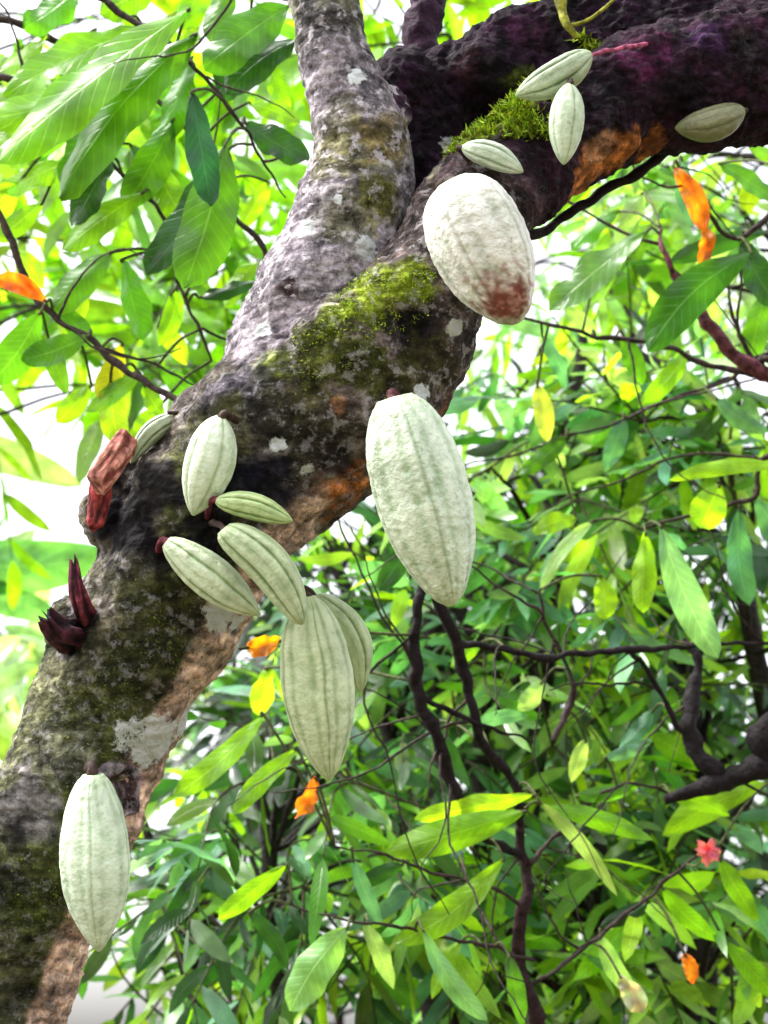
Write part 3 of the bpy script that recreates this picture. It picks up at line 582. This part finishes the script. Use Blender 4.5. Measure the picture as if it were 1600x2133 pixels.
twiglets(rt,sr_[40:],22,BR,6,.1,.4)
cs_=thing('understory_tree','dark-stemmed sapling right below the largest pod with long lance leaves','tree',Vector((.33,2.25,0)))
w0=P(1130,2260,2.05); bm=MB(); tp=[Vector(a) for a in cr([(.33,2.25,-.05),(.32,2.2,.8),tuple(w0),tuple(P(1115,2100,2.05)),tuple(P(1085,1950,2.05)),tuple(P(1105,1840,2.05)),tuple(P(1085,1720,2.05))],8)]
tp=[wob(p,.012) for p in tp]
bm.tube(tp,[.015-.009*i/len(tp) for i in range(len(tp))],(.03,.014,.017),ns=10,rough=.3); bm.build('trunk',M_TWIG,cs_)
DK=(.014,.009,.011); BD=(.04,.026,.025); sc=[]; e=tp[-1]
sc+=from_world(e,[(1065,1640,2.03,10),(995,1520,2.0,12),(955,1360,1.98,12),(905,1250,1.95,10),(880,1150,1.95,6)],cs_,DK,.006)
sc+=from_world(tp[-5],[(1000,1740,2.0,10),(935,1640,1.98,13),(880,1470,1.96,14),(862,1350,1.95,13),(876,1220,1.95,11),(870,1120,1.97,7)],cs_,DK,.007)
sc+=from_world(P(955,1340,1.98),[(1010,1350,2.0,8),(1100,1370,2.02,8),(1220,1365,2.04,7),(1320,1358,2.06,8),(1480,1345,2.1,5),(1620,1330,2.15,3)],cs_,DK,.006)
sc+=from_world(P(1315,1360,2.06),[(1370,1430,2.08,6),(1420,1520,2.1,6),(1510,1610,2.12,4)],cs_,DK,.004)
sc+=from_world(P(880,1450,1.96),[(940,1490,1.98,6),(1030,1520,2.0,4),(1110,1545,2.02,3)],cs_,DK,.004)
sc+=from_world(P(1105,1800,2.05),[(1200,1700,2.1,5),(1300,1640,2.1,4),(1400,1660,2.15,3)],cs_,BD,.004)
sc+=from_world(P(1105,1900,2.05),[(1000,1850,2.0,4),(850,1800,1.98,3),(700,1760,1.98,2)],cs_,BD,.003)
sc+=from_world(P(1112,2000,2.05),[(950,1960,2.0,4),(760,1920,1.95,3),(600,1880,1.98,2)],cs_,BD,.003)
sc+=from_world(P(1112,2050,2.05),[(1240,1950,2.1,5),(1380,1850,2.1,4),(1500,1760,2.15,3)],cs_,BD,.003)
sc+=from_world(P(1150,1545,2.02),[(1180,1480,2.06,8),(1190,1400,2.06,5),(1130,1300,2.06,4),(1120,1230,2.06,3)],cs_,BD,.003)
CL=[((1115,1655),(865,1705),70,1.98,LG),((1095,1690),(805,1775),105,1.95,YG),((1050,1790),(825,1965),92,1.98,YG),((725,1930),(605,2105),125,1.9,(.22,.48,.16)),((880,1935),(1015,2125),66,1.95,(.15,.36,.17)),((1125,1670),(1285,1865),44,2.0,PG),((1140,1680),(1360,1750),60,2.05,YG),((620,1560),(485,1695),66,1.98,YG),((550,1490),(360,1660),80,2.0,LG),((600,1800),(455,1915),66,2.0,YG),((735,1790),(795,1930),46,1.98,BG),((1200,1660),(1330,1640),50,2.1,MG),((1260,1580),(1360,1540),40,2.1,BG),((990,1510),(1100,1490),45,2.1,BG),((1130,1420),(1080,1480),60,2.1,PG),((1000,1340),(940,1390),50,2.1,YG),((1250,1200),(1260,1290),75,2.15,LG),((900,1500),(980,1640),60,2.1,DG),((860,1120),(790,1230),70,2.05,DG),((880,1150),(960,1090),60,2.1,DG),((560,1390),(540,1490),80,2.1,LG),((520,1900),(600,2020),50,2.0,DG),((1380,1850),(1500,1960),60,2.1,YG),((1250,1950),(1330,2080),60,2.1,PG),((1500,1790),(1580,1920),60,2.15,YG),((1350,1880),(1250,1930),50,2.15,DG),((760,1920),(820,2060),60,2.0,PG),((1400,1660),(1520,1700),50,2.1,YG),((840,1800),(730,1860),50,2.0,DG),((1510,1960),(1620,2080),70,2.1,YG),((1060,1990),(1090,2140),60,2.0,MG),((960,1960),(900,2080),50,2.05,LG),((1600,1630),(1380,1740),90,2.3,LG),((1220,1540),(1190,1630),50,2.1,PG),((1360,1480),(1290,1560),50,2.15,BG)]
for q in CL: nearleaf(cs_,*q,skel=sc)
nearleaf(cs_,(512,1350),(584,1328),60,1.75,(.75,.30,.012),name='withered_leaf',label='small yellow-orange leaf left of the long hanging pod',skel=sc)
nearleaf(cs_,(655,1615),(615,1705),56,1.95,OR,name='withered_leaf',label='orange leaf under the tip of the long hanging pod',skel=sc)
nearleaf(cs_,(1425,1985),(1445,2050),44,2.05,OR,name='withered_leaf',label='small orange leaf at the lower right',skel=sc)
nearleaf(cs_,(1290,2030),(1335,2110),70,2.05,(.42,.42,.44),name='withered_leaf',label='pale grey dried leaf near the bottom right',skel=sc)
twiglets(cs_,sc[12:],30,BD,8,.1,.4)
fb=MB(); fc=P(1474,1772,2.06)
for k in range(16):
    a=k*2.4; u=RT*math.cos(a)+UP*math.sin(a)-FW*random.uniform(.1,1.5)
    fb.leaf(fc,u,-FW+UP*.3,S(30,2.06)*random.uniform(.6,1.2),S(22,2.06),jit((.62,.18,.27),.35),curl=.5,nseg=6,na=1,wave=.4,seed=k)
fl_=fb.build('flower',M_LEAF,cs_); q=min(sc,key=lambda p:(p-fc).length); sb=MB(); sb.tube([Vector(x) for x in cr([q,(q+fc)*.5+Vector((0,0,-.01)),fc],6)],[.0016]*13,(.1,.12,.04),ns=6); sb.build('petiole',M_TWIG,fl_)

# ---------------------------------------------------------------- background trees
def rv(s=1): return Vector((random.gauss(0,s),random.gauss(0,s),random.gauss(0,s)))
def bgtree(label,seed,cx,cy,rx,ry,d,ncl,nsp,ll,pal,trunk_px=None,tr=.03,dd=.35,cat='tree',name='understory_tree',ratio=.34,tc=(.02,.014,.014)):
    random.seed(seed)
    cl=[]
    for i in range(ncl):
        for _ in range(30):
            a=random.random()*6.283; r=math.sqrt(random.random()); c=P(cx+rx*r*math.cos(a),cy+ry*r*math.sin(a),d+random.uniform(-dd,dd))
            if all((c-q).length>.15*d/3 for q in cl): break
        cl.append(c)
    tx=trunk_px if trunk_px is not None else cx
    topz=max(c.z for c in cl); mid=P(tx,cy,d); gx=mid.x+random.uniform(-.2,.2); gy=mid.y+.15
    root=thing(name,label,cat,Vector((gx,gy,0)),'leafy trees and shrubs behind the pods')
    tp=[Vector(a) for a in cr([(gx,gy,-.05),(gx+random.uniform(-.1,.1),gy,mid.z*.5),(mid.x,mid.y,mid.z),(mid.x+random.uniform(-.15,.15),mid.y,topz+.1)],10)]
    tp=[wob(p,.03,.6) for p in tp]
    bm=MB(); bm.tube(tp,[tr*(1-.75*i/len(tp)) for i in range(len(tp))],tc,ns=9,rough=.3); bm.build('trunk',M_TWIG,root)
    fo=MB(); tw=MB()
    for c in cl:
        q=[p for p in tp if p.z<c.z-.05] or tp[:6]; s=min(q,key=lambda p:(p-c).length)
        pm=(s+c)*.5+Vector((0,0,.06))+rv(.03); pb=[wob(Vector(x),.006) for x in cr([s,pm,c],8)]
        bb=MB(); bb.tube(pb,[tr*.25*(1-.7*i/len(pb)) for i in range(len(pb))],tc,ns=6); bb.build('branch',M_TWIG,root)
        out=(c-s); out.z*=.4; out=out.normalized() if out.length>1e-4 else RT
        for k in range(nsp):
            L=ll*random.uniform(1.5,3.0); u=(out*.5+rv(.6)+Vector((0,0,-.05))).normalized(); st_=c+rv(.04)
            if (st_+u*L*.6-CAM).dot(FW)<1.95: u=(u+FW*1.5).normalized()
            en=st_+u*L+Vector((0,0,-.18*L)); mm=(st_+en)*.5+Vector((0,0,.05*L)); pts=[Vector(x) for x in cr([c,mm,en],5)]
            tw.tube(pts,[.0028*(1-.6*i/len(pts)) for i in range(len(pts))],(.06,.06,.03),ns=5)
            n=random.randint(8,12); base_c=random.choice(pal)
            for j in range(n):
                t=.15+.85*j/(n-1); x=t*(len(pts)-1); i0=min(int(x),len(pts)-2); p=pts[i0].lerp(pts[i0+1],x-i0)
                sd=u.cross(Vector((0,0,1))); sd=sd.normalized() if sd.length>.05 else RT
                dv=(u*random.uniform(.3,.8)+sd*(1 if j%2 else -1)*random.uniform(.5,1)+Vector((0,0,-random.uniform(.1,.9)))+rv(.15))
                if j==n-1: dv=u+Vector((0,0,-.5))
                nr=Vector((0,0,1))*.75-FW*.55+rv(.5)
                l=ll*random.uniform(.4,1.3); cc=jit(mixc(base_c,random.choice(pal),random.random()*.4),.4,.12)
                fo.leaf(p,dv,nr,l,l*ratio*random.uniform(.65,1.4),cc,curl=random.uniform(.0,.3),fold=random.uniform(-.3,.3),nseg=7,na=1,wave=.14,seed=random.random()*99,bend=random.uniform(-.06,.06))
    tw.build('twigs',M_TWIG,root); fo.build('foliage',M_LEAF,root)
pm=[MG,BG,DG,YG,LG,DG]; pl=[YG,LG,MG,DG,PG,BG]; pdk=[VD,VD,VD,DG,VD,BG]; pp=[PG,LG,YG,BG]; pbl=[BG,DG,PG,BG,MG,LG]; ptl=[YG,LG,MG,YG]  # pdk: near-black leaves, the shade of deep foliage gaps put into their colour
bgtree('shrub of small leaves painted with a bluish sky sheen right of the largest pod',101,1130,1000,190,200,2.9,13,4,.100,pbl,1180)
bgtree('shrub with dark glossy leaves at the right edge below the red branch',102,1450,980,200,200,2.8,13,4,.112,pm,1500)
bgtree('leafy shrub directly behind the two dark stems',103,1020,1450,260,200,2.8,14,4,.104,pbl,1000)
bgtree('shrub with a dark upright stem at the right, mid height',104,1420,1450,220,200,2.9,13,4,.108,pm,1440,tr=.035,tc=(.012,.008,.010))
bgtree('bushy shrub under the tip of the long hanging pod',105,640,1780,220,180,2.6,14,4,.110,pm,560,tr=.025)
bgtree('leafy shrub at the bottom centre right with lance leaves',106,1080,1950,270,170,2.8,14,4,.114,pl,1250)
bgtree('bright green shrub in the bottom right corner',107,1460,1950,200,180,2.6,13,4,.105,pl,1450)
bgtree('shrub of narrow leaves right of the pale lowest pod',108,430,1980,170,170,2.8,11,4,.112,pm,380,ratio=.30)
bgtree('low leafy shrub behind the curved green pod',109,800,1350,130,200,3.0,9,4,.105,[MG,DG,DG,YG,BG],760)
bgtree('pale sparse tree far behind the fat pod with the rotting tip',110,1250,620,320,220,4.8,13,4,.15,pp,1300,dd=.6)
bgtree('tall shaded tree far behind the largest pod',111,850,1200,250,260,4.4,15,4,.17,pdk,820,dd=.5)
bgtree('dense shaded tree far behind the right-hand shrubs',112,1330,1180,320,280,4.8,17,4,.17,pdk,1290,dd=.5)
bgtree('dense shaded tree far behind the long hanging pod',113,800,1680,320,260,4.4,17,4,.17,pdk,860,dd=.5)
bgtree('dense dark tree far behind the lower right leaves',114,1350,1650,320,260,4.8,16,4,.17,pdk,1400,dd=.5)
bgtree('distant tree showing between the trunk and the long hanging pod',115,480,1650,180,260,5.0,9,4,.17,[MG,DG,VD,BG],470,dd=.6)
bgtree('sunlit yellow-green tree behind the big leaves at the top left',116,230,230,330,260,3.6,10,4,.19,ptl,-300,dd=.5)
bgtree('yellow-green tree behind the left-hand twigs',117,200,640,300,230,3.8,11,4,.18,ptl,-350,dd=.5)
bgtree('bright tree seen past the orange leaf under the arching twig',118,1450,420,220,140,3.4,9,4,.14,pp,1760)
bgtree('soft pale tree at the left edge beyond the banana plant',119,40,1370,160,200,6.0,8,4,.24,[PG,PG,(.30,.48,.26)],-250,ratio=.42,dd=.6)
bgtree('tall bright tree seen between the two upper limbs',120,820,30,90,110,3.2,4,4,.2,ptl,880)
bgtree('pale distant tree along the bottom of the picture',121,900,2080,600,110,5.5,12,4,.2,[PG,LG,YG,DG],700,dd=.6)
bn=thing('banana_plant','pale banana plant with a broad leaf left of the leaning trunk','banana plant',P(-500,1500,4.6))
bl=bn.location.copy(); bn.location=Vector((bl.x,bl.y,0))
bm=MB(); bp_=[Vector(x) for x in cr([(bl.x,bl.y,-.05),(bl.x+.03,bl.y,1.2),(bl.x+.15,bl.y,P(-300,1000,4.6).z)],8)]
bm.tube(bp_,[.10-.05*i/len(bp_) for i in range(len(bp_))],(.2,.28,.08),ns=12); bm.build('stem',M_TWIG,bn)
for k,(ba,ti,w,c) in enumerate([((-320,1110),(240,1160),170,(.11,.34,.12)),((-300,900),(170,1010),110,(.24,.42,.24)),((-300,1150),(130,1290),110,(.10,.32,.13)),((-300,1000),(-500,700),160,(.15,.38,.1))]):
    nearleaf(bn,ba,ti,w,4.2,c,tilt=.25,skel=bp_,curl=.12)

# ---------------------------------------------------------------- camera, light, world
cam=bpy.data.cameras.new('camera'); co_=bpy.data.objects.new('camera',cam); col.objects.link(co_)
co_.location=CAM; co_.rotation_euler=(math.pi/2+PITCH,0,0); cam.sensor_fit='VERTICAL'; cam.sensor_height=24; cam.lens=36; cam.clip_start=.05; cam.clip_end=600
cam.dof.use_dof=True; cam.dof.focus_distance=1.42; cam.dof.aperture_fstop=5.0
scene.camera=co_
SE=R(58); AZ=R(275)
sd=Vector((math.sin(AZ)*math.cos(SE),math.cos(AZ)*math.cos(SE),math.sin(SE)))
su=bpy.data.lights.new('sun','SUN'); so=bpy.data.objects.new('sun',su); col.objects.link(so); su.energy=3.9; su.angle=R(4); su.color=(1,.98,.92)
so.rotation_euler=(-sd).to_track_quat('-Z','Y').to_euler(); so.location=(0,0,6)
w=bpy.data.worlds.new('World'); scene.world=w; w.use_nodes=True; nt=w.node_tree; bgn=nt.nodes['Background']
sky=nt.nodes.new('ShaderNodeTexSky'); sky.sky_type='NISHITA'; sky.sun_disc=False; sky.sun_elevation=SE; sky.sun_rotation=AZ; sky.dust_density=5; sky.air_density=1; sky.ozone_density=1
hs=nt.nodes.new('ShaderNodeHueSaturation'); hs.inputs['Saturation'].default_value=.2; hs.inputs['Value'].default_value=1.0
nt.links.new(sky.outputs[0],hs.inputs['Color']); nt.links.new(hs.outputs[0],bgn.inputs['Color']); bgn.inputs['Strength'].default_value=.6
scene.view_settings.view_transform='Standard'; scene.view_settings.look='None'; scene.view_settings.exposure=0
